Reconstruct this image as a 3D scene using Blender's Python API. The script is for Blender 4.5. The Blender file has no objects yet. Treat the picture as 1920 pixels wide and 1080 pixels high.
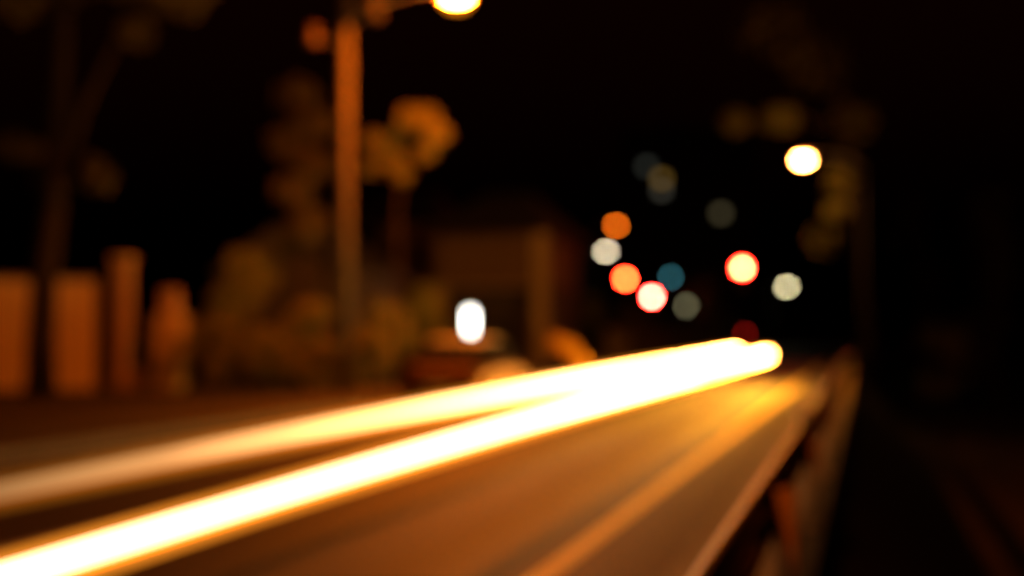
import bpy, bmesh, math, random
from mathutils import Vector, Matrix
random.seed(7)
S = bpy.context.scene
COL = S.collection
R = math.radians

# ------------------------------------------------------------------ camera
F = 2667.0                      # focal length in photo pixels (50 mm on a 36 mm wide sensor)
CAM_H = 1.4
YAW = math.atan(655.0 / F) ; PITCH = math.atan(91.0 / F)
cam = bpy.data.cameras.new('camera'); cam_o = bpy.data.objects.new('camera', cam); COL.objects.link(cam_o)
cam.lens = 50.0; cam.sensor_width = 36.0; cam.clip_start = 0.05; cam.clip_end = 3000
cam_o.location = (0, 0, CAM_H)
cam_o.rotation_euler = (R(90) + PITCH, 0, YAW)
cam.dof.use_dof = True; cam.dof.focus_distance = 1.8; cam.dof.aperture_fstop = 1.42
cam.dof.aperture_blades = 0
S.camera = cam_o
COC = 53.0                      # blur disc of far lamps, photo pixels

# ------------------------------------------------------------------ night sky
W = bpy.data.worlds.new('World'); S.world = W; W.use_nodes = True
nt = W.node_tree; nt.nodes.clear()
wo = nt.nodes.new('ShaderNodeOutputWorld'); bg = nt.nodes.new('ShaderNodeBackground')
sky = nt.nodes.new('ShaderNodeTexSky'); sky.sky_type = 'NISHITA'; sky.sun_disc = False
sky.sun_elevation = R(-2.0); sky.sun_rotation = R(160); sky.air_density = 2.0; sky.dust_density = 6.0
tint = nt.nodes.new('ShaderNodeMix'); tint.data_type = 'RGBA'; tint.blend_type = 'MULTIPLY'
tint.inputs[0].default_value = 1.0; tint.inputs[7].default_value = (1.0, 0.16, 0.03, 1)   # town glow
nt.links.new(sky.outputs[0], tint.inputs[6]); nt.links.new(tint.outputs[2], bg.inputs[0])
bg.inputs[1].default_value = 0.035
nt.links.new(bg.outputs[0], wo.inputs[0])

S.view_settings.view_transform = 'Standard'; S.view_settings.look = 'None'
S.view_settings.exposure = 0.0; S.view_settings.gamma = 1.0; S.view_settings.use_curve_mapping = False
S.render.engine = 'CYCLES'
cy = S.cycles
cy.use_denoising = True; cy.denoiser = 'OPENIMAGEDENOISE'; cy.use_adaptive_sampling = False
cy.sample_clamp_direct = 0.0; cy.sample_clamp_indirect = 6.0; cy.max_bounces = 5; cy.use_light_tree = True
cy.caustics_reflective = False; cy.caustics_refractive = False; cy.blur_glossy = 1.0

# ------------------------------------------------------------------ helpers
_rot = Matrix.Rotation(YAW, 3, 'Z') @ Matrix.Rotation(R(90) + PITCH, 3, 'X')
def ray(px, py): return _rot @ Vector(((px - 960) / F, -(py - 540) / F, -1.0))
def at(px, py, Y):                                  # the place seen at a photo pixel, Y metres along the road
    d = ray(px, py); t = Y / d.y
    return Vector((d.x * t, Y, CAM_H + d.z * t))
def depth(p): return (Vector(p) - Vector((0, 0, CAM_H))).dot(_rot @ Vector((0, 0, -1)))
def pxm(p): return F / depth(p)                     # photo pixels per metre there

def tag(o, label=None, cat=None, group=None, kind=None):
    for k, v in (('label', label), ('category', cat), ('group', group), ('kind', kind)):
        if v: o[k] = v
    return o
def empty(name, loc, rz=0.0):
    o = bpy.data.objects.new(name, None); COL.objects.link(o); o.location = loc; o.rotation_euler = (0, 0, rz)
    o.empty_display_size = 0.2
    return o
def link(name, me, mat, parent=None, smooth=False):
    o = bpy.data.objects.new(name, me); COL.objects.link(o)
    me.materials.append(mat)
    if smooth: me.polygons.foreach_set('use_smooth', [True] * len(me.polygons))
    if parent: o.parent = parent
    return o
class MB:
    def __init__(s): s.v = []; s.f = []
    def box(s, x0, x1, y0, y1, z0, z1, c=0.0):
        b = len(s.v)
        if c <= 0:
            s.v += [(x, y, z) for z in (z0, z1) for y in (y0, y1) for x in (x0, x1)]
            s.f += [tuple(b + i for i in q) for q in ((0,2,3,1),(4,5,7,6),(0,1,5,4),(2,6,7,3),(0,4,6,2),(1,3,7,5))]
        else:                                       # chamfered vertical edges and top
            def ring(k, z): return [(x0+k+c,y0+k,z),(x1-k-c,y0+k,z),(x1-k,y0+k+c,z),(x1-k,y1-k-c,z),(x1-k-c,y1-k,z),(x0+k+c,y1-k,z),(x0+k,y1-k-c,z),(x0+k,y0+k+c,z)]
            rs = [ring(0, z0), ring(0, z1 - c), ring(c * .7, z1)]
            for r_ in rs: s.v += r_
            s.f.append(tuple(b + i for i in range(7, -1, -1)))
            for k in range(2):
                for i in range(8):
                    j = (i + 1) % 8
                    s.f.append((b + k*8 + i, b + k*8 + j, b + k*8 + 8 + j, b + k*8 + 8 + i))
            s.f.append(tuple(b + 16 + i for i in range(8)))
        return s
    def tube(s, pts, rad, n=10, cap=True):
        pts = [Vector(p) for p in pts]
        if not hasattr(rad, '__len__'): rad = [rad] * len(pts)
        b = len(s.v); up = None
        for i, p in enumerate(pts):
            d = (pts[min(i + 1, len(pts) - 1)] - pts[max(i - 1, 0)]).normalized()
            if up is None: up = Vector((0, 0, 1)) if abs(d.z) < .9 else Vector((1, 0, 0))
            a = d.cross(up).normalized(); up2 = a.cross(d).normalized(); up = up2
            for k in range(n):
                t = 2 * math.pi * k / n
                s.v.append(tuple(p + (a * math.cos(t) + up2 * math.sin(t)) * rad[i]))
        for i in range(len(pts) - 1):
            for k in range(n):
                j = (k + 1) % n
                s.f.append((b + i*n + k, b + i*n + j, b + (i+1)*n + j, b + (i+1)*n + k))
        if cap:
            s.f.append(tuple(b + k for k in range(n - 1, -1, -1)))
            s.f.append(tuple(b + (len(pts)-1)*n + k for k in range(n)))
        return s
    def ball(s, c, r, n=12, m=8, sz=1.0):
        prof = [(r * math.sin(math.pi * i / m), -r * sz * math.cos(math.pi * i / m)) for i in range(m + 1)]
        return s.lathe(c, prof, n)
    def lathe(s, c, prof, n=16):
        b = len(s.v)
        for (r, z) in prof:
            for k in range(n):
                t = 2 * math.pi * k / n
                s.v.append((c[0] + max(r, 1e-4) * math.cos(t), c[1] + max(r, 1e-4) * math.sin(t), c[2] + z))
        for i in range(len(prof) - 1):
            for k in range(n):
                j = (k + 1) % n
                s.f.append((b + i*n + k, b + i*n + j, b + (i+1)*n + j, b + (i+1)*n + k))
        return s
    def loft(s, rings, cap=True):
        b = len(s.v); n = len(rings[0])
        for r_ in rings: s.v += [tuple(p) for p in r_]
        for i in range(len(rings) - 1):
            for k in range(n):
                j = (k + 1) % n
                s.f.append((b + i*n + k, b + i*n + j, b + (i+1)*n + j, b + (i+1)*n + k))
        if cap:
            s.f.append(tuple(b + k for k in range(n - 1, -1, -1))); s.f.append(tuple(b + (len(rings)-1)*n + k for k in range(n)))
        return s
    def quad(s, a, b_, c, d):
        k = len(s.v); s.v += [tuple(a), tuple(b_), tuple(c), tuple(d)]; s.f.append((k, k+1, k+2, k+3)); return s
    def leaves(s, c, r, n, size, squash=0.8):
        rn = random
        for _ in range(n):
            while True:
                q = Vector((rn.uniform(-1,1), rn.uniform(-1,1), rn.uniform(-1,1)))
                if .15 < q.length < 1: break
            p = Vector(c) + Vector((q.x * r, q.y * r, q.z * r * squash))
            a = Vector((rn.gauss(0,1), rn.gauss(0,1), rn.gauss(0,.7))).normalized()
            b_ = a.cross(Vector((rn.gauss(0,1), rn.gauss(0,1), rn.gauss(0,1)))).normalized()
            l = size * rn.uniform(.6, 1.3)
            k = len(s.v)
            s.v += [tuple(p - a*l), tuple(p + b_*l*.45), tuple(p + a*l), tuple(p - b_*l*.45)]
            s.f.append((k, k+1, k+2, k+3))
        return s
    def build(s, name, mat, parent=None, smooth=False):
        me = bpy.data.meshes.new(name); me.from_pydata(s.v, [], s.f); me.update()
        return link(name, me, mat, parent, smooth)

# ------------------------------------------------------------------ materials
def mat(name, col, rough=.7, metal=0.0, spec=.5, noise=None, bump=0.0, scale=6.0, col2=None):
    m = bpy.data.materials.new(name); m.use_nodes = True
    n = m.node_tree.nodes; l = m.node_tree.links; b = n['Principled BSDF']
    b.inputs['Base Color'].default_value = (*col, 1); b.inputs['Roughness'].default_value = rough
    b.inputs['Metallic'].default_value = metal; b.inputs['Specular IOR Level'].default_value = spec
    if col2 or bump:
        tc = n.new('ShaderNodeTexCoord'); tx = n.new('ShaderNodeTexNoise'); tx.inputs['Scale'].default_value = scale
        tx.inputs['Detail'].default_value = 5
        l.new(tc.outputs['Object'], tx.inputs['Vector'])
        if col2:
            rp = n.new('ShaderNodeValToRGB'); rp.color_ramp.elements[0].position = .32; rp.color_ramp.elements[1].position = .68
            rp.color_ramp.elements[0].color = (*col, 1); rp.color_ramp.elements[1].color = (*col2, 1)
            l.new(tx.outputs['Fac'], rp.inputs[0]); l.new(rp.outputs[0], b.inputs['Base Color'])
        if bump:
            bp = n.new('ShaderNodeBump'); bp.inputs['Strength'].default_value = bump; bp.inputs['Distance'].default_value = .02
            l.new(tx.outputs['Fac'], bp.inputs['Height']); l.new(bp.outputs[0], b.inputs['Normal'])
    return m
def glow(name, col, strength):
    m = bpy.data.materials.new(name); m.use_nodes = True
    n = m.node_tree.nodes; l = m.node_tree.links; n.clear()
    o = n.new('ShaderNodeOutputMaterial'); e = n.new('ShaderNodeEmission')
    e.inputs[0].default_value = (*col, 1); e.inputs[1].default_value = strength
    l.new(e.outputs[0], o.inputs[0])
    return m

ASPHALT = mat('asphalt', (.031,.026,.020), .62, spec=.3, col2=(.045,.037,.029), bump=.25, scale=9)
SHOULDER = mat('worn_shoulder', (.07,.06,.05), .6, col2=(.14,.12,.095), bump=.2, scale=1.6)
GROUND = mat('soil_and_grass', (.030,.026,.014), 1.0, spec=.1, col2=(.05,.04,.022), bump=.4, scale=2)
CONCRETE = mat('concrete', (.15,.13,.10), .85, col2=(.20,.175,.14), bump=.2, scale=4)
LINE = mat('road_paint', (.86,.64,.12), .6, col2=(.90,.70,.16), bump=.1, scale=12)
WHITE = mat('white_road_paint', (.68,.67,.62), .6, col2=(.75,.74,.70), scale=10)
STEEL = mat('galvanised_steel', (.42,.43,.44), .42, metal=.75, col2=(.52,.52,.53), scale=5)
POSTM = mat('post_steel', (.36,.24,.13), .7, metal=.1, col2=(.44,.28,.15), scale=8)
SHINY = mat('polished_steel', (.8,.8,.8), .12, metal=1.0)
PALE = mat('ochre_masonry', (.50,.36,.14), .85, col2=(.58,.43,.18), bump=.2, scale=3)
RENDER2 = mat('stained_render', (.36,.23,.11), .9, col2=(.44,.29,.15), bump=.2, scale=2)
ROOF = mat('dark_roof', (.05,.035,.03), .85, col2=(.07,.05,.04), scale=4)
DARK = mat('dark_paint', (.02,.02,.022), .5)
GLASS = mat('dark_glass', (.015,.017,.02), .08)
POLEM = mat('weathered_pole', (.075,.060,.036), .85, col2=(.105,.083,.05), bump=.2, scale=5)
LAMPPOLE = mat('lamp_pole_paint', (.03,.026,.022), .7, spec=.15)
BARK = mat('bark', (.022,.015,.010), .95, spec=.1, col2=(.038,.026,.018), bump=.6, scale=9)
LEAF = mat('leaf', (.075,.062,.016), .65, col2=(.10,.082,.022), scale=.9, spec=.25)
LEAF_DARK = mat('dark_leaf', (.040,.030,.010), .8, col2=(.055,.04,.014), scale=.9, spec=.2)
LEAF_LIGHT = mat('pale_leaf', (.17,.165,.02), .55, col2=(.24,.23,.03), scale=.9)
YELLOW = mat('yellow_paint', (.85,.50,.03), .5, col2=(.80,.46,.03), scale=6)
CARP = mat('bronze_car_paint', (.15,.07,.010), .42, metal=.85)
TYRE = mat('tyre_rubber', (.015,.015,.015), .85)
RIM = mat('alloy', (.5,.5,.5), .35, metal=.9)
LENSR = mat('red_lens', (.07,.006,.004), .3, spec=.2)
SODIUM = (1.0, .16, .005)

# ------------------------------------------------------------------ setting
def sheet(name, x0, x1, y0, y1, z, m, nx=1, ny=1):
    b = MB(); b.quad((x0,y0,z),(x1,y0,z),(x1,y1,z),(x0,y1,z)); return tag(b.build(name, m), kind='structure')
gp = [(-400,-.012), (-.285,-.012), (-.22,-.28), (1.6,-2.4), (3.2,-2.9), (400,-2.9)]     # a bank falls away beyond the guardrail
b = MB()
for (xa, za), (xb, zb) in zip(gp, gp[1:]): b.quad((xa,-60,za),(xb,-60,zb),(xb,700,zb),(xa,700,za))
tag(b.build('ground', GROUND), kind='structure')
sheet('road', -9.3, -1.15, -40, 420, 0, ASPHALT)
sheet('shoulder', -1.15, -.47, -40, 420, -.004, SHOULDER)
sheet('edge_line', -1.88, -1.74, -40, 420, .005, LINE)
sheet('far_edge_line', -8.85, -8.72, -40, 420, .005, WHITE)
b = MB()
for k in range(-4, 50):
    y = k * 8.0
    b.quad((-5.50, y, .005), (-5.36, y, .005), (-5.36, y + 3, .005), (-5.50, y + 3, .005))
tag(b.build('centre_line', WHITE), kind='structure')
b = MB().box(-9.45, -9.3, -40, 420, -.05, .13); tag(b.build('kerb', CONCRETE), kind='structure')
b = MB().box(-11.9, -9.45, -40, 420, -.05, .115); tag(b.build('pavement', mat('paving', (.05,.045,.04), .9, spec=.2, col2=(.075,.068,.06), bump=.2, scale=3)), kind='structure')

# ------------------------------------------------------------------ headlight trails
def trail_mat(name, ramp, cols, y0, y1):
    m = bpy.data.materials.new(name); m.use_nodes = True
    n = m.node_tree.nodes; l = m.node_tree.links; n.clear()
    o = n.new('ShaderNodeOutputMaterial'); e = n.new('ShaderNodeEmission')
    tc = n.new('ShaderNodeTexCoord'); sp = n.new('ShaderNodeSeparateXYZ'); mr = n.new('ShaderNodeMapRange')
    l.new(tc.outputs['Object'], sp.inputs[0]); l.new(sp.outputs['Y'], mr.inputs[0])
    mr.inputs[1].default_value = y0; mr.inputs[2].default_value = y1
    fc = n.new('ShaderNodeFloatCurve'); c = fc.mapping.curves[0]
    mx = max(v for _, v in ramp)
    pts = [((y - y0) / (y1 - y0), v / mx) for y, v in ramp]
    c.points[0].location = pts[0]; c.points[1].location = pts[-1]
    for p in pts[1:-1]: c.points.new(*p)
    for p in c.points: p.handle_type = 'VECTOR'
    fc.mapping.update()
    l.new(mr.outputs[0], fc.inputs['Value'])
    mu = n.new('ShaderNodeMath'); mu.operation = 'MULTIPLY'; mu.inputs[1].default_value = mx
    l.new(fc.outputs[0], mu.inputs[0]); l.new(mu.outputs[0], e.inputs[1])
    rp = n.new('ShaderNodeValToRGB'); rp.color_ramp.elements[0].color = (*cols[0], 1); rp.color_ramp.elements[1].color = (*cols[1], 1)
    rp.color_ramp.elements[0].position = .15; rp.color_ramp.elements[1].position = .6
    l.new(mr.outputs[0], rp.inputs[0]); l.new(rp.outputs[0], e.inputs[0])
    l.new(e.outputs[0], o.inputs[0])
    return m
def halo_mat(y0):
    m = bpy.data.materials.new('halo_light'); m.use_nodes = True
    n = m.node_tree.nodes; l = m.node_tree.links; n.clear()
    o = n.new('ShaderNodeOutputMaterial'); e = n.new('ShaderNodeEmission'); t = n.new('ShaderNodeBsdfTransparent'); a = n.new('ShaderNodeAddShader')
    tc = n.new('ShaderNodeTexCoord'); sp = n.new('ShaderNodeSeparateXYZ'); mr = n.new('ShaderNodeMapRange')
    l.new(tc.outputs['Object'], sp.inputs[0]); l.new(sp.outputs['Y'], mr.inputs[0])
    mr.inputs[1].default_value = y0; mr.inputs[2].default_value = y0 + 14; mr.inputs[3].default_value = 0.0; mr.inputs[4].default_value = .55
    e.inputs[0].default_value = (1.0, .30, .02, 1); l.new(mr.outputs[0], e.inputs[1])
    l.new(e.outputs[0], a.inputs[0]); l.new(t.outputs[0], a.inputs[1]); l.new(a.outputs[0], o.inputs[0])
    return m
def trail(label, x, r, end, ramp, under, cnear=(1,.60,.28), hy=-6):
    N = 60
    pts = [Vector((x, -2 + (end + 2) * (i / N) ** 1.3, 0)) for i in range(N + 1)]
    zf = lambda y: .665 + .0047 * y - .19 * math.exp(-(y + 2) / 4.5)
    for p in pts: p.z = zf(p.y)
    rad = [r * (1 + .9 * min(max((p.y - 6) / 18, 0), 1)) for p in pts]; rad[-1] *= .8
    b = MB().tube(pts, rad, 16)
    o = b.build('light_trail', trail_mat('headlight_core', ramp, (cnear, (1,.36,.065)), -2, end), smooth=True)
    o.data.materials.append(trail_mat('headlight_underside', under, ((1,.17,.006), (1,.40,.03)), -2, end))
    for p in o.data.polygons:
        if p.center.z < zf(p.center.y) - r * .35: p.material_index = 1
    MB().tube(pts, [q * 1.75 for q in rad], 16, False).build('halo', halo_mat(hy), o, True)  # emissive sheath added for the soft amber bloom around the streak
    tag(o, label, 'light trail', 'headlight trails of one passing car')
trail('brighter lower streak of headlight light, nearer the guardrail', -2.62, .052, 41.5,
      [(-2, 4), (4, 5.5), (7, 7.5), (11, 12), (20, 40), (32, 90), (41.5, 200)],
      [(-2, 2), (4, 3.5), (7, 4.5), (11, 6.5), (20, 16), (32, 58), (41.5, 130)])
trail('upper streak of headlight light, fading to brown at its near end', -3.95, .050, 47.0,
      [(-2, .1), (5.5, .25), (7.5, .9), (9.2, 2.5), (11.5, 6), (16, 18), (26, 48), (36, 90), (47, 170)],
      [(-2, .1), (5.5, .2), (7.5, .5), (9.2, 1), (11.5, 3), (16, 9), (26, 18), (36, 40), (47, 70)], (1,.48,.17), 4)

# ------------------------------------------------------------------ guardrail (seen from behind)
gr = empty('guardrail', (-.42, 0, 0)); tag(gr, 'galvanised steel guardrail along the near road edge, seen from behind', 'guardrail')
prof = [(0,.755),(-.012,.762),(-.03,.75),(-.078,.695),(-.083,.675),(-.078,.655),(-.022,.605),(-.018,.59),(-.022,.575),(-.078,.525),(-.083,.505),(-.078,.485),(-.03,.445),(-.012,.438),(0,.445)]
prof = prof + [(x + .006, z) for x, z in reversed(prof)]
def w_beam():
    me = bpy.data.meshes.new('beam_panel'); n = len(prof)
    v = [(x, y, z) for y in (0, 3.996) for x, z in prof]; f = [tuple(range(n)), tuple(range(2*n-1, n-1, -1))]
    for i in range(n): j = (i + 1) % n; f.append((i, n + i, n + j, j))
    me.from_pydata(v, [], f); me.update(); me.materials.append(STEEL); return me
beam_me = w_beam()
pb = MB().box(.02, .115, -.06, .06, -.9, .69, .012); pb.box(.006, .02, -.05, .05, .5, .7)
post_me = None; bolt_me = None
for k in range(-2, 15):
    y = 2.8 + 4.0 * k
    o = bpy.data.objects.new('beam_panel', beam_me); COL.objects.link(o); o.parent = gr; o.location = (0, y + .002, 0)
    if post_me is None:
        p = pb.build('post', POSTM, gr); post_me = p.data
    else:
        p = bpy.data.objects.new('post', post_me); COL.objects.link(p); p.parent = gr
    p.location = (0, y, 0)
    if bolt_me is None:
        q = MB().ball((-.02, 0, .59), .022, 10, 6).build('bolt', POSTM, p, True); bolt_me = q.data
    else:
        q = bpy.data.objects.new('bolt', bolt_me); COL.objects.link(q); q.parent = p
# round reflector on the rail top
rp = at(1519, 806, 10.4)
ref = empty('reflector', (-.42, 10.4, .76)); tag(ref, 'small round reflector stud on top of the guardrail', 'reflector')
MB().box(-.012, .012, -.02, .02, 0, .05).build('bracket', POSTM, ref)
MB().ball((0, 0, .085), .045, 20, 14).build('reflector_disc', mat('pale_reflector', (.75,.72,.62), .35, spec=.8), ref, True)

# ------------------------------------------------------------------ street lamps
def lamp_strength(p, w, h, want):                   # radiance that makes the blur disc of a lamp as bright as wanted
    s = pxm(p); a = (w * s) * (h * s) * math.pi / 4
    return want * (COC * COC * math.pi / 4) / max(a, 1.0)
def bowl_glow(k):  # emissive see-through shell, added to give the lamp an orange fringe of glow
    m = bpy.data.materials.new('fringe_glow'); m.use_nodes = True
    n = m.node_tree.nodes; l = m.node_tree.links; n.clear()
    o = n.new('ShaderNodeOutputMaterial'); e = n.new('ShaderNodeEmission'); t = n.new('ShaderNodeBsdfTransparent'); a = n.new('ShaderNodeAddShader')
    e.inputs[0].default_value = (1.0, .27, .008, 1); e.inputs[1].default_value = k
    t.inputs[0].default_value = (.9, .9, .9, 1)
    l.new(e.outputs[0], a.inputs[0]); l.new(t.outputs[0], a.inputs[1]); l.new(a.outputs[0], o.inputs[0])
    return m
def street_lamp(head, pole_x, label, col, strength, group='street lamps', pole=True, bowl=None, r=.1, size=(.19,.11)):
    root = empty('street_lamp', (pole_x, head.y, 0)); tag(root, label, 'street lamp', group)
    hx = head.x - pole_x; hz = head.z; sgn = 1 if hx > 0 else -1
    if pole: MB().tube([(0,0,-.1),(0,0,.5),(0,0,hz-.2)], [r*1.1, r, r*.7], 12).build('pole', LAMPPOLE, root, True)
    pts = [(0, 0, hz - .5), (hx * .2, 0, hz - .05), (hx * .6, 0, hz + .17), (hx - sgn * .3, 0, hz + .19)]
    MB().tube(pts, [.045, .04, .035, .032], 8).build('arm', STEEL, root, True)
    hd = MB().loft([[(hx + dx, y, hz + z) for (y, z) in ((-w, 0.02), (-w*.8, t*.8), (0, t), (w*.8, t*.8), (w, 0.02), (0, .03))]
                    for dx, w, t in ((-.42*sgn, .05, .12), (-.28*sgn, .14, .20), (0, .17, .22), (.25*sgn, .15, .18), (.36*sgn, .07, .10))]).build('lamp_housing', POSTM, root)
    MB().lathe((hx, 0, hz - .03), [(size[0]*.15, -size[1]*.62), (size[0]*.6, -size[1]*.5), (size[0]*.9, -size[1]*.15), (size[0], .03)], 20).build('lamp_glass', glow('lamp_light', col, strength), root, True)
    if bowl: MB().lathe((hx, 0, hz), [(.02, -bowl[1]), (bowl[0]*.55, -bowl[1]*.85), (bowl[0]*.9, -bowl[1]*.45), (bowl[0], .04)], 24).build('fringe_bowl', bowl_glow(bowl[2]), root, True)
    return root
PY = 29.6                                           # the utility pole and its lamp
pole_p = at(645, 640, PY); lamp_p = at(856, -6, PY)

up = empty('utility_pole', (pole_p.x, PY, 0)); tag(up, 'tall weathered utility pole beside the overhead street lamp', 'utility pole')
MB().tube([(0,0,-.1),(0,0,4),(0,0,12.6)], [.18,.155,.115], 16).build('pole', POLEM, up, True)
ca = MB().box(-1.1, 1.1, -.06, .06, 11.6, 11.72).build('crossarm', POSTM, up)
for x in (-1.0, -.5, .5, 1.0):
    MB().lathe((x, 0, 11.72), [(.03,0),(.03,.08),(.06,.1),(.03,.14),(.055,.17),(.01,.22)], 10).build('insulator', PALE, ca, True)
q = at(598, 72, PY) - Vector((pole_p.x, PY, 0))
MB().tube([(0,-.1,q.z - .25), (q.x*.5, -.25, q.z - .12), (q.x, -.4, q.z)], [.06,.055,.05], 8).build('bracket', LAMPPOLE, up, True)
MB().lathe((q.x, -.4, q.z - .2), [(.02,-.02),(.14,0),(.19,.08),(.12,.12),(.19,.2),(.12,.24),(.17,.34),(.03,.42)], 12).build('insulator', mat('brown_glazed_insulator', (.14,.075,.03), .4), up, True)
q = at(694, 8, PY) - Vector((pole_p.x, PY, 0))
MB().lathe((q.x + .02, 0, q.z - .32), [(.02,0),(.22,0),(.24,.05),(.24,.62),(.2,.7),(.05,.74)], 16).build('transformer', LAMPPOLE, up, True)
MB().box(.1, q.x - .1, -.05, .05, q.z - .1, q.z + .1).build('transformer_bracket', POSTM, up)
for z in (6.1, 7.2):
    MB().lathe((0,0,z), [(.15,0),(.17,.01),(.17,.1),(.15,.11)], 16).build('band', POLEM, up, True)
street_lamp(lamp_p, pole_p.x + .13, 'glowing amber street lamp at the top edge, reaching out from the utility pole', SODIUM, 3300, pole=False, bowl=(.33,.27,1.0), size=(.26,.06))
lp2 = at(1506, 299, 60.0)
street_lamp(lp2, .12, 'white-hot street lamp hanging over the near lane on the right-hand side', (1.0,.36,.075), 480, r=.09, bowl=(.30,.2,1.0), size=(.24,.12))
street_lamp(Vector((-2.2, -6.0, 8.4)), .9, 'street lamp on the near verge behind the viewpoint, lighting the guardrail posts', SODIUM, 3800, r=.09, size=(.20,.12))

# far lamps
def far_lamp(px, py, Y, pole_dx, col, want, label, size=(.3,.16)):
    p = at(px, py, Y)
    st = lamp_strength(p, size[0]*2, size[1], want)
    return street_lamp(p, p.x + pole_dx, label, col, st, r=.08, size=size)
far_lamp(1475, 537, 150, -1.6, (.62,.55,.30), .95, 'pale white street lamp right of the big red signal, far down the road')
far_lamp(1155, 422, 110, -1.5, (.62,.105,.004), .95, 'orange street lamp high above the group of lights, left of centre distance')
far_lamp(1136, 471, 112, -1.7, (.60,.50,.33), 1.0, 'cream white street lamp just under the orange one')

# ------------------------------------------------------------------ traffic signals
def signal(px, py, Y, col, want, lit, label, pole_dx, face=0.0):
    p = at(px, py, Y); zl = {0: .34, 1: 0.0, 2: -.34}[lit]
    root = empty('traffic_signal', (p.x + pole_dx, Y, 0)); tag(root, label, 'traffic light', 'traffic signals at the junction ahead')
    zc = p.z - zl; hx = -pole_dx
    MB().tube([(0,0,-.1),(0,0,1),(0,0,zc + .6)], [.09,.08,.06], 10).build('pole', DARK, root, True)
    if abs(pole_dx) > .5: MB().tube([(0,.12,zc),(hx, .12, zc + .05)], [.05,.04], 8).build('mast_arm', DARK, root, True)
    h = MB().box(hx - .3, hx + .3, -.098, .08, zc - .66, zc + .66, .03).build('signal_head', DARK, root)
    for k, nm in enumerate(('red_lamp','amber_lamp','green_lamp')):
        z = zc + .34 - .34 * k
        MB().tube([(hx, -.26, z + .02), (hx, -.1, z)], [.24,.25], 14, False).build('visor', DARK, h, True)
        m = glow(nm, col, lamp_strength(p, .28, .28, want)) if k == lit else GLASS
        b = MB(); b.tube([(hx, -.105, z), (hx, -.13, z)], [.155,.14], 18); q = b.build(nm, m, root)
        if k == lit and lit == 0:               # glowing ring added round the lens for a red fringe of light
            q = MB().tube([(hx, -.10, z), (hx, -.104, z)], [.235,.235], 24).build('fringe_ring', glow('red_fringe', (1.0,.004,.002), lamp_strength(p, .28, .28, want) * .5), q)
    return root
signal(1392, 503, 75, (1.0,.045,.015), 25, 0, 'traffic signal with the largest glowing red lamp, reaching over the road', -3.6)
signal(1173, 523, 96, (1.0,.045,.008), 8, 0, 'traffic signal showing orange red, second from the left in the junction', -.3)
signal(1223, 557, 92, (1.0,.068,.048), 12, 0, 'traffic signal showing pinkish red, lowest of the three red ones', -.3)
signal(1258, 520, 104, (.011,.05,.06), 1.0, 2, 'traffic signal showing dim blue green beside the pinkish red one', -.3)

# globe lamp and dim lamps
def globe_lamp(px, py, Y, col, want, label, r=.2):
    p = at(px, py, Y); root = empty('globe_lamp', (p.x, Y, 0)); tag(root, label, 'lamp post', 'globe lamps by the junction')
    MB().tube([(0,0,-.05),(0,0,.6),(0,0,p.z - r)], [.08,.05,.04], 10).build('pole', DARK, root, True)
    MB().ball((0,0,p.z), r, 16, 10).build('globe', glow('globe_light', col, lamp_strength(p, 2*r, 2*r, want)), root, True)
globe_lamp(1288, 574, 100, (.105,.095,.05), 1.0, 'grey green globe lamp right of the pinkish red signal')
globe_lamp(1065, 556, 88, (.022,.030,.018), 1.0, 'very dim greenish globe lamp left of the red signals')

# ------------------------------------------------------------------ apartment tower behind the junction
TY = 240.0
def tower():
    a = at(1165, 640, TY); c = at(1405, 640, TY); x0, x1 = a.x, c.x; H = 36.0
    root = empty('apartment_block', ((x0 + x1)/2, TY, 0)); tag(root, 'dark tall apartment block far behind the lights, few dim windows lit', 'building')
    hw = (x1 - x0) / 2
    MB().box(-hw, hw, 0, 14, -.1, H).build('wall', mat('tower_wall', (.03,.028,.026), .9, col2=(.04,.037,.034), scale=.5), root)
    MB().box(-hw - .3, hw + .3, -.3, 14.3, H, H + .8).build('parapet', ROOF, root)
    fm = MB().box(-.85, .85, -.06, .02, -.68, .68); fr = None
    lit = {}
    for px, py, col in ((1352,400,(.020,.016,.008)), (1241,335,(.040,.022,.004)), (1213,312,(.008,.0085,.007)), (1240,357,(.014,.013,.010))):
        p = at(px, py, TY); lit[(round((p.x - root.location.x) / 2.6), round(p.z / 2.05))] = (col, p)
    for i in range(-4, 5):
        for k in range(0, 17):
            x, z = i * 2.6, 1.4 + k * 2.05
            hit = None
            for (ci, p) in lit.values():
                if abs(p.x - root.location.x - x) <= 1.3 and abs(p.z - z) <= 1.025: hit = (ci, p)
            if hit: x, z = hit[1].x - root.location.x, hit[1].z
            if fr is None:
                w = fm.build('window', CONCRETE, root); fr = w.data
                pm = MB().box(-.74, .74, -.08, -.06, -.58, .58).build('pane', GLASS, w); pane = pm.data
            else:
                w = bpy.data.objects.new('window', fr); COL.objects.link(w); w.parent = root
                pm = bpy.data.objects.new('pane', pane); COL.objects.link(pm); pm.parent = w
            w.location = (x, 0, z)
            if hit:
                pm.data = pane.copy(); pm.data.materials.clear()
                pm.data.materials.append(glow('lit_window', hit[0], lamp_strength(hit[1], 1.48, 1.16, 1.0) * .8))
tower()

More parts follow.
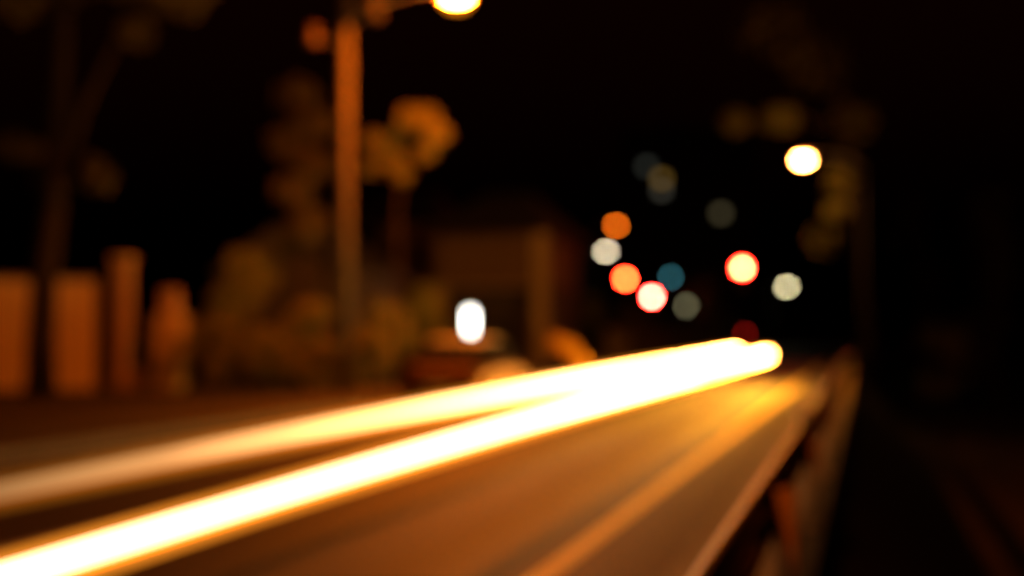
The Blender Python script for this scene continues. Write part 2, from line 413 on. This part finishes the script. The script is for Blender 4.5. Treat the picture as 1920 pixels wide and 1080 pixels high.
# ------------------------------------------------------------------ left side: house with veranda
def veranda_house():
    Y = 62.0; c = at(1012, 640, Y); l = at(815, 640, Y); top = at(1012, 440, Y).z; mid = at(1012, 532, Y).z
    UW = mat('brown_render', (.17,.105,.05), .9, col2=(.22,.135,.065), bump=.2, scale=2)
    root = empty('veranda_house', (c.x, Y, 0)); tag(root, 'brown house with open dark veranda and one bright corner column', 'house')
    w = c.x - l.x
    MB().box(-w, -.02, 0, 9, mid, top).build('upper_wall', UW, root)
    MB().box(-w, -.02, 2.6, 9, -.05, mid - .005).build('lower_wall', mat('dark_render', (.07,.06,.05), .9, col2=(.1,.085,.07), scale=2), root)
    MB().box(-w, -w + .35, .05, .4, -.05, mid - .005, .03).build('column', RENDER2, root)
    o = MB().box(-.3, .33, -.12, .36, -.05, top + .1, .03).build('column', PALE, root); o['label'] = 'pale bright corner column'
    b = MB(); h = at(1012, 345, Y).z
    b.loft([[(-w-.6, -.6, top+.11), (.7, -.6, top+.11), (.7, 9.6, top+.11), (-w-.6, 9.6, top+.11)], [(-w+1.5, 3.5, h), (-1.4, 3.5, h), (-1.4, 5.5, h), (-w+1.5, 5.5, h)]])
    b.build('roof', ROOF, root)
    MB().box(-w - .1, .3, -.16, .0, mid - .16, mid - .02).build('beam', RENDER2, root)
    d = MB().box(-2.9, -2.0, 2.55, 2.62, -.05, 2.1).build('door', DARK, root)
    MB().ball((-2.1, 2.52, 1.0), .04, 8, 6).build('handle', STEEL, d, True)
veranda_house()
def low_house():
    Y = 74.0; l = at(640, 640, Y); r_ = at(808, 640, Y); e = at(800, 452, Y).z; t = at(800, 420, Y).z
    root = empty('low_house', (r_.x, Y, 0)); tag(root, 'low house with a faintly lit pale eave, behind the small round tree', 'house')
    w = r_.x - l.x
    MB().box(-w, 0, .6, 8, -.05, e).build('wall', mat('dull_render', (.14,.09,.05), .9, col2=(.18,.12,.065), scale=2), root)
    MB().box(-w*.55, .25, -.2, .6, e, t).build('eave', RENDER2, root)
    MB().loft([[(-w-.4,.55,t+.005),(.4,.55,t+.005),(.4,8.6,t+.005),(-w-.4,8.6,t+.005)],[(-w+1,4,t+2.2),(-1,4,t+2.2),(-1,5,t+2.2),(-w+1,5,t+2.2)]]).build('roof', ROOF, root)
    for x in (-1.6, -4.0):
        f = MB().box(x - .6, x + .6, .52, .6, 1.0, 2.3).build('window', DARK, root)
        MB().box(x - .52, x + .52, .505, .515, 1.08, 2.22).build('pane', GLASS, f)
low_house()

# upright lit sign box
sp = at(882, 603, 58.0)
sr = empty('sign_box', (sp.x, 58.0, 0)); tag(sr, 'upright white lit sign box standing before the dark veranda', 'lit sign')
MB().tube([(0,0,-.05),(0,0,sp.z - .5)], .05, 10).build('pole', DARK, sr, True)
MB().box(-.17, .17, .005, .12, sp.z - .52, sp.z + .52, .02).build('casing', DARK, sr)
MB().box(-.14, .14, -.02, .005, sp.z - .46, sp.z + .46).build('lit_panel', glow('sign_light', (1.0,.95,.82), 14), sr)

# ------------------------------------------------------------------ boundary wall and gateposts, far left
WY = 34.5
def wx(px): return at(px, 700, WY).x
def wz(py): return max(at(145, py, WY).z, 0)
root = empty('boundary_wall', (wx(178), WY, 0), R(32)); tag(root, 'tall ochre wall lit orange behind the dark tree trunk', 'wall')
wl = (wx(-140) - wx(180)) * 1.0; hw = wz(528)
MB().box(wl, 0, 0, .3, -.05, hw).build('wall', PALE, root)
MB().box(wl - .02, .06, -.05, .35, hw, hw + .09, .02).build('coping', CONCRETE, root)
g1 = empty('gate_post', (wx(222), WY, 0)); tag(g1, 'slim tall gatepost with cap, right of the tall ochre wall', 'gatepost')
MB().box(-.2, .2, 0, .4, -.05, wz(490), .02).build('shaft', RENDER2, g1)
MB().box(-.26, .26, -.06, .46, wz(490), wz(482), .03).build('cap', PALE, g1)
g2 = empty('gate_post', (wx(318), WY - .3, 0)); tag(g2, 'stout shorter gatepost lit orange at the far end of the low wall', 'gatepost')
MB().box(-.34, .36, 0, .6, -.05, wz(590), .02).build('shaft', PALE, g2)
MB().box(-.22, .22, .1, .5, wz(590), wz(545), .05).build('cap', RENDER2, g2)
lw = MB().box(wx(242) - wx(270), wx(292) - wx(270), 0, .3, -.05, wz(690)); o = lw.build('low_wall', RENDER2); o.location = (wx(270), WY, 0)
tag(o, 'low plain wall between the two gateposts', 'wall')

rw = empty('roadside_wall', (-12.4, 72, 0)); tag(rw, 'long low ochre wall running along the far pavement toward the junction', 'wall')
MB().box(-.25, 0, 0, 118, -.05, 1.62).build('wall', PALE, rw)
MB().box(-.31, .05, -.05, 118.05, 1.62, 1.72, .02).build('coping', PALE, rw)
for k in range(10): MB().box(.002, .16, 3 + 12*k, 3.4 + 12*k, -.05, 1.6).build('pier', PALE, rw)

# ------------------------------------------------------------------ trees and shrubs
def tree(name, label, cat, base, trunk, clumps, leafm, leaf=.12, dens=1.0, group=None, limbs=(), tr=(.16,.09)):
    root = empty(name, (base[0], base[1], 0)); tag(root, label, cat, group)
    o = Vector((base[0], base[1], 0))
    pts = [Vector(p) - o for p in trunk]
    n = len(pts); MB().tube(pts, [tr[0] + (tr[1] - tr[0]) * i / max(n-1, 1) for i in range(n)], 10).build('trunk', BARK, root, True)
    for L in limbs:
        q = [Vector(p) - o for p in L]; m = len(q)
        MB().tube(q, [tr[1]*.9*(1 - .7*i/max(m-1,1)) for i in range(m)], 8).build('limb', BARK, root, True)
    b = MB()
    for c, r, k in clumps: b.leaves(Vector(c) - o, r, int(k * dens), leaf)
    if clumps: b.build('crown', leafm, root)
    return root
def cl(px, py, Y, rpx, n):
    p = at(px, py, Y); return (p, rpx / pxm(p), n)

# gable house and more growth behind the shrubs
def gable_house():
    Y = 47.0; l = at(425, 640, Y); r_ = at(632, 640, Y); e = at(600, 500, Y).z; t = at(600, 425, Y).z; w = r_.x - l.x
    root = empty('gable_house', (r_.x, Y, 0)); tag(root, 'brown gabled house behind the shrubs, left of the utility pole', 'house')
    b = MB(); b.loft([[(-w,0,-.05),(0,0,-.05),(0,0,e),(-w/2,0,t),(-w,0,e)], [(-w,7,-.05),(0,7,-.05),(0,7,e),(-w/2,7,t),(-w,7,e)]]); b.build('wall', mat('brown_house_wall', (.065,.045,.025), .9, col2=(.09,.062,.035), bump=.2, scale=1.2), root)
    b = MB()
    for sx in (-1, 1):
        x0 = -w/2 + sx*(w/2 + .4); z0 = e - .4*(t-e)/(w/2)
        b.loft([[(-w/2,-.4,t+.02),(x0,-.4,z0+.02),(x0,-.4,z0+.16),(-w/2,-.4,t+.16)], [(-w/2,7.4,t+.02),(x0,7.4,z0+.02),(x0,7.4,z0+.16),(-w/2,7.4,t+.16)]])
    b.build('roof', ROOF, root)
    for x in (-w*.75, -w*.28):
        f = MB().box(x-.5, x+.5, -.05, .02, 1.0, 2.2).build('window', DARK, root); MB().box(x-.43, x+.43, -.062, -.052, 1.07, 2.13).build('pane', GLASS, f)
gable_house()
# small round-headed tree right of the pole
Y = 34.0; t0 = at(748, 700, Y); t0.z = -.05
tree('round_tree', 'small loose tree with a curled pale crown, right of the utility pole', 'tree', t0,
     [t0, at(747, 500, Y), at(746, 400, Y), at(752, 330, Y)],
     [cl(772,222,Y-.6,28,300), cl(800,220,Y-.6,26,300), cl(818,250,Y-.6,24,260), cl(800,285,Y-.4,22,130), cl(755,245,Y-.4,20,80), cl(715,268,Y,32,170), cl(738,300,Y,24,150), cl(755,330,Y,18,90), cl(700,312,Y,20,80)],
     LEAF_LIGHT, .09, tr=(.055,.04), limbs=[[at(752,330,Y), at(775,290,Y), at(800,250,Y)], [at(748,350,Y), at(725,300,Y), at(705,265,Y)]])
# taller tree left of the pole
Y = 36.0; t0 = at(560, 700, Y); t0.z = -.05
tree('street_tree', 'tall narrow brown-lit tree close to the left of the utility pole', 'tree', t0,
     [t0, at(565, 560, Y), at(558, 400, Y), at(566, 200, Y)],
     [cl(555,180,Y,42,420), cl(585,230,Y,40,420), cl(540,270,Y,42,380), cl(590,310,Y,36,300), cl(550,360,Y,40,380), cl(580,420,Y-.5,40,520), cl(545,450,Y,34,240)],
     LEAF, .13, limbs=[[at(560,430,Y), at(540,330,Y)], [at(560,350,Y), at(588,260,Y)]])
# big dark tree at far left, in front of the wall
Y = 29.2; t0 = at(76, 760, Y); t0.z = -.05
tree('big_tree', 'large dark tree whose trunk stands in front of the ochre wall', 'tree', t0,
     [t0, at(77, 640, Y), at(84, 500, Y), at(104, 330, Y), at(112, 120, Y), at(118, -120, Y)],
     [cl(40,-60,Y,130,700), cl(150,-110,Y,140,700), cl(270,-60,Y,90,400), cl(25,275,Y-.6,34,130), cl(60,280,Y-.6,24,80), cl(180,330,Y,40,130), cl(260,60,Y,36,140), cl(330,-30,Y,80,300)],
     LEAF, .15, limbs=[[at(100,360,Y), at(160,190,Y), at(215,80,Y), at(255,-60,Y)], [at(98,400,Y), at(60,310,Y), at(20,270,Y)]], tr=(.38,.20))
# shrubs along the verge
def shrub(label, px, py, Y, rpx, n, m=LEAF_LIGHT):
    p = at(px, py, Y); b0 = Vector((p.x, p.y, -.05)); r = rpx / pxm(p)
    cs = [(p, r, n)] + [(p + Vector((random.uniform(-r, r), random.uniform(-.3, .3), random.uniform(-r, r*.5))), r*.7, n//2) for _ in range(4)]
    z = p.z - r
    while z > .3:
        cs.append((Vector((p.x + random.uniform(-.3,.3), p.y, z)), r*.7, n//3)); z -= r*.8
    tree('shrub', label, 'shrub', b0, [b0, p], cs, m, .09, group='shrubs on the far verge', tr=(.05,.02))
shrub('leafy shrub right of the stout gatepost, mostly in the dark', 400, 620, 34, 46, 160)
shrub('wide shrub with a lit top under the dim ledge', 470, 500, 36, 44, 260)
shrub('shrub leaning toward the pole, low and curved', 505, 640, 34, 34, 300)
shrub('rounded bright shrub between the street tree and the pole', 576, 590, 33, 34, 420, LEAF_LIGHT)
shrub('low spreading shrub at the foot of the utility pole', 610, 655, 32, 30, 320, LEAF_LIGHT)
shrub('shrub right of the utility pole below the round tree', 720, 590, 36, 40, 260)
shrub('small shrub just left of the parked car', 745, 640, 37, 28, 220)
shrub('dim tall shrub between utility pole and lit sign', 800, 560, 42, 36, 200)

for a in ((1110, 575, 76, 30, 240), (1200, 590, 84, 34, 260), (1305, 550, 88, 30, 260), (1335, 600, 96, 30, 240)):
    shrub({1110:'rounded tree top over the low wall, leftmost by the dim globe lamp', 1200:'leafy bush over the low wall below the pinkish red signal', 1305:'leafy bush right of the grey green globe lamp, tallest over the wall', 1335:'small leafy bush over the low wall nearest the far end of the trail'}[a[0]], *a)
shrub('leggy shrub rising beside the gable house, highest of its clump', 430, 570, 38, 40, 200)
shrub('low dense bush hiding the foot of the gable house', 545, 655, 35, 36, 280)
shrub('bush between the utility pole and the round tree trunk', 690, 640, 34, 36, 260)
shrub('loose bush by the wall of the veranda house, beside the lit sign', 830, 625, 48, 30, 200)
# right-hand trees round the second lamp
Y = 62.0; t0 = at(1640, 700, Y); t0.z = -.05
tree('roadside_tree', 'tree spreading over the right-hand street lamp, leaves faintly lit', 'tree', t0,
     [t0, at(1622, 560, Y), at(1600, 400, Y), at(1585, 220, Y), at(1560, 60, Y)],
     [cl(1380,228,Y-1,26,300), cl(1465,222,Y-1,34,200), cl(1570,395,Y-1,24,240), cl(1578,340,Y,30,160), cl(1545,450,Y,34,60), cl(1450,60,Y+2,70,160), cl(1530,120,Y+2,70,160), cl(1600,230,Y+1,50,120)],
     LEAF_LIGHT, .14, limbs=[[at(1590,260,Y), at(1500,215,Y-.5), at(1385,232,Y-1)], [at(1600,400,Y), at(1572,380,Y-.8)], [at(1580,200,Y), at(1520,110,Y+1)]], tr=(.24,.1))
for i, (px, Y2, r_, lab) in enumerate(((1730, 90, 75, 'dark bushy tree on the unlit right verge, nearest the roadside tree'), (1870, 75, 90, 'dark bushy tree filling the right-hand edge of the picture'))):
    p0 = at(px, 700, Y2); p0.z = -2.95
    tree('verge_tree', lab, 'tree', p0, [p0, at(px, 560, Y2), at(px, 400, Y2)],
         [cl(px + random.uniform(-r_, r_)*.6, py, Y2, r_*.6, 150) for py in (390, 450, 520, 600, 660)], LEAF_DARK, .16, group='dark trees on the right verge')
p0 = at(1780, 720, 58); p0.z = -2.95
shrub_p = at(1785, 660, 58)
tree('shrub', 'dull reddish shrub low on the dark right verge', 'shrub', p0, [p0, shrub_p], [cl(1770,640,58,46,120), cl(1800,690,58,46,120), cl(1760,720,58,40,100)], LEAF_DARK, .14, tr=(.04,.02))

# ------------------------------------------------------------------ far treeline
b = MB()
for k in range(46):
    x = -95 + k * 4.2 + random.uniform(-1, 1)
    if -10 < x < -2: continue
    y = 300 + random.uniform(-10, 10); h = random.uniform(4, 8)
    b.leaves((x, y, h * .55), h * .6, 90, .7, .9)
tag(b.build('far_treeline', LEAF), 'dark line of far trees beyond the junction', 'trees', kind='stuff')

# ------------------------------------------------------------------ parked car under the lamp
def car():
    c = at(880, 640, 29.4)
    root = empty('parked_car', (-8.05, 29.0, 0)); root.scale = (1, 1, .93); tag(root, 'dark bronze saloon car parked under the amber street lamp, roof catching light', 'car')
    def ring(y, w, z0, z1, cr=.12):
        return [(-w+cr,y,z0),(w-cr,y,z0),(w,y,z0+cr),(w,y,z1-cr*1.4),(w-cr*1.1,y,z1),(-w+cr*1.1,y,z1),(-w,y,z1-cr*1.4),(-w,y,z0+cr)]
    body = MB().loft([ring(-2.2,.66,.36,.72), ring(-2.1,.80,.25,.86), ring(-1.55,.87,.2,.95), ring(-.8,.885,.2,.98), ring(.6,.885,.2,.97), ring(1.3,.87,.2,.92), ring(2.0,.8,.22,.80), ring(2.22,.64,.34,.62)])
    body.build('body', CARP, root, False)
    def cab(y, w, z): return [(-w, y, .9), (w, y, .9), (w*.93, y, z-.04), (w*.8, y, z), (-w*.8, y, z), (-w*.93, y, z-.04)]
    MB().loft([[(-.80,-1.75,.93),(.80,-1.75,.93),(.79,-1.74,.935),(.7,-1.73,.94),(-.7,-1.73,.94),(-.79,-1.74,.935)], cab(-1.0,.79,1.40), cab(-.3,.78,1.45), cab(.35,.78,1.42), [(-.80,1.2,.9),(.80,1.2,.9),(.79,1.19,.905),(.7,1.18,.91),(-.7,1.18,.91),(-.79,1.19,.905)]]).build('cabin_glass', GLASS, root)
    MB().loft([[(x, y, z) for x, z in ((-w,zt),(w,zt),(w*.9,zt+.035),(-w*.9,zt+.035))] for y, w, zt in ((-1.08,.6,1.37),(-.9,.64,1.41),(-.3,.65,1.45),(.3,.64,1.43),(.42,.6,1.40))]).build('roof', mat('silver_grey_roof', (.45,.45,.46), .4, spec=.6), root, True)
    tw = MB().tube([(-.11,0,0),(-.09,0,0),(.09,0,0),(.11,0,0)], [.27,.31,.31,.27], 20); tm = None
    for x in (-.79, .79):
        for y in (-1.36, 1.36):
            if tm is None:
                w = tw.build('wheel', TYRE, root, True); tm = w.data
                q = MB().tube([(-.115,0,0),(.115,0,0)], [.19,.19], 16).build('rim', RIM, w); rm = q.data
            else:
                w = bpy.data.objects.new('wheel', tm); COL.objects.link(w); w.parent = root
                q = bpy.data.objects.new('rim', rm); COL.objects.link(q); q.parent = w
            w.location = (x, y, .31)
    for x in (-.58, .58):
        MB().box(x-.16, x+.16, -2.18, -2.06, .66, .8, .02).build('tail_light', LENSR, root)
        MB().box(x-.16, x+.16, 2.08, 2.2, .55, .68, .02).build('headlight', GLASS, root)
    MB().box(-.8, .8, -2.28, -2.16, .34, .52, .03).build('bumper', CARP, root)
    MB().box(-.26, .26, -2.295, -2.283, .38, .49).build('number_plate', PALE, root)
car()

def van():
    p = at(1396, 630, 104.0)
    root = empty('parked_van', (p.x - .55, 104.0, 0)); tag(root, 'small distant van with one dim red tail lamp, just above the trail ends', 'van')
    MB().loft([[(-.85,y,z0),(.85,y,z0),(.9,y,z0+.3),(.86,y,z1-.25),(.7,y,z1),(-.7,y,z1),(-.86,y,z1-.25),(-.9,y,z0+.3)] for y, z0, z1 in ((0,.4,1.85),(.1,.32,1.98),(2.9,.32,1.98),(3.6,.35,1.2),(4.3,.4,.95))]).build('body', DARK, root)
    MB().box(-.65, .65, -.03, -.005, 1.15, 1.7).build('rear_window', GLASS, root)
    for x, y in ((-.75,.8),(.75,.8),(-.75,3.5),(.75,3.5)): MB().tube([(x-.1,y,.33),(x+.1,y,.33)], .33, 16).build('wheel', TYRE, root)
    MB().box(-.8, -.62, -.04, 0, .9, 1.3).build('tail_light', LENSR, root)
    MB().box(.5, .68, -.04, 0, 1.35, 1.75).build('tail_light', glow('tail_lamp', (1, .02, .01), lamp_strength(p, .2, .45, .06)), root)
van()

# yellow pipe guards on the far kerb
def guard(label, pts, r):
    o = Vector(pts[0]); o.z = 0
    root = empty('pipe_guard', o); tag(root, label, 'pipe guard')
    MB().tube([Vector(p) - o for p in pts], r, 12).build('pipe', YELLOW, root, True)
    for e in (pts[0], pts[-1]):
        e = Vector(e) - o
        if e.z < .3: MB().box(e.x - .13, e.x + .13, e.y - .13, e.y + .13, .1, .13).build('base_plate', YELLOW, root)
Y = 44.0
b0 = at(1096, 730, Y); b0.z = .1
guard('tall hooked yellow pipe guard standing clear right of the parked car', [b0, at(1095,700,Y), at(1091,685,Y), at(1082,669,Y), at(1068,655,Y), at(1050,645,Y), at(1032,640,Y)], .25)
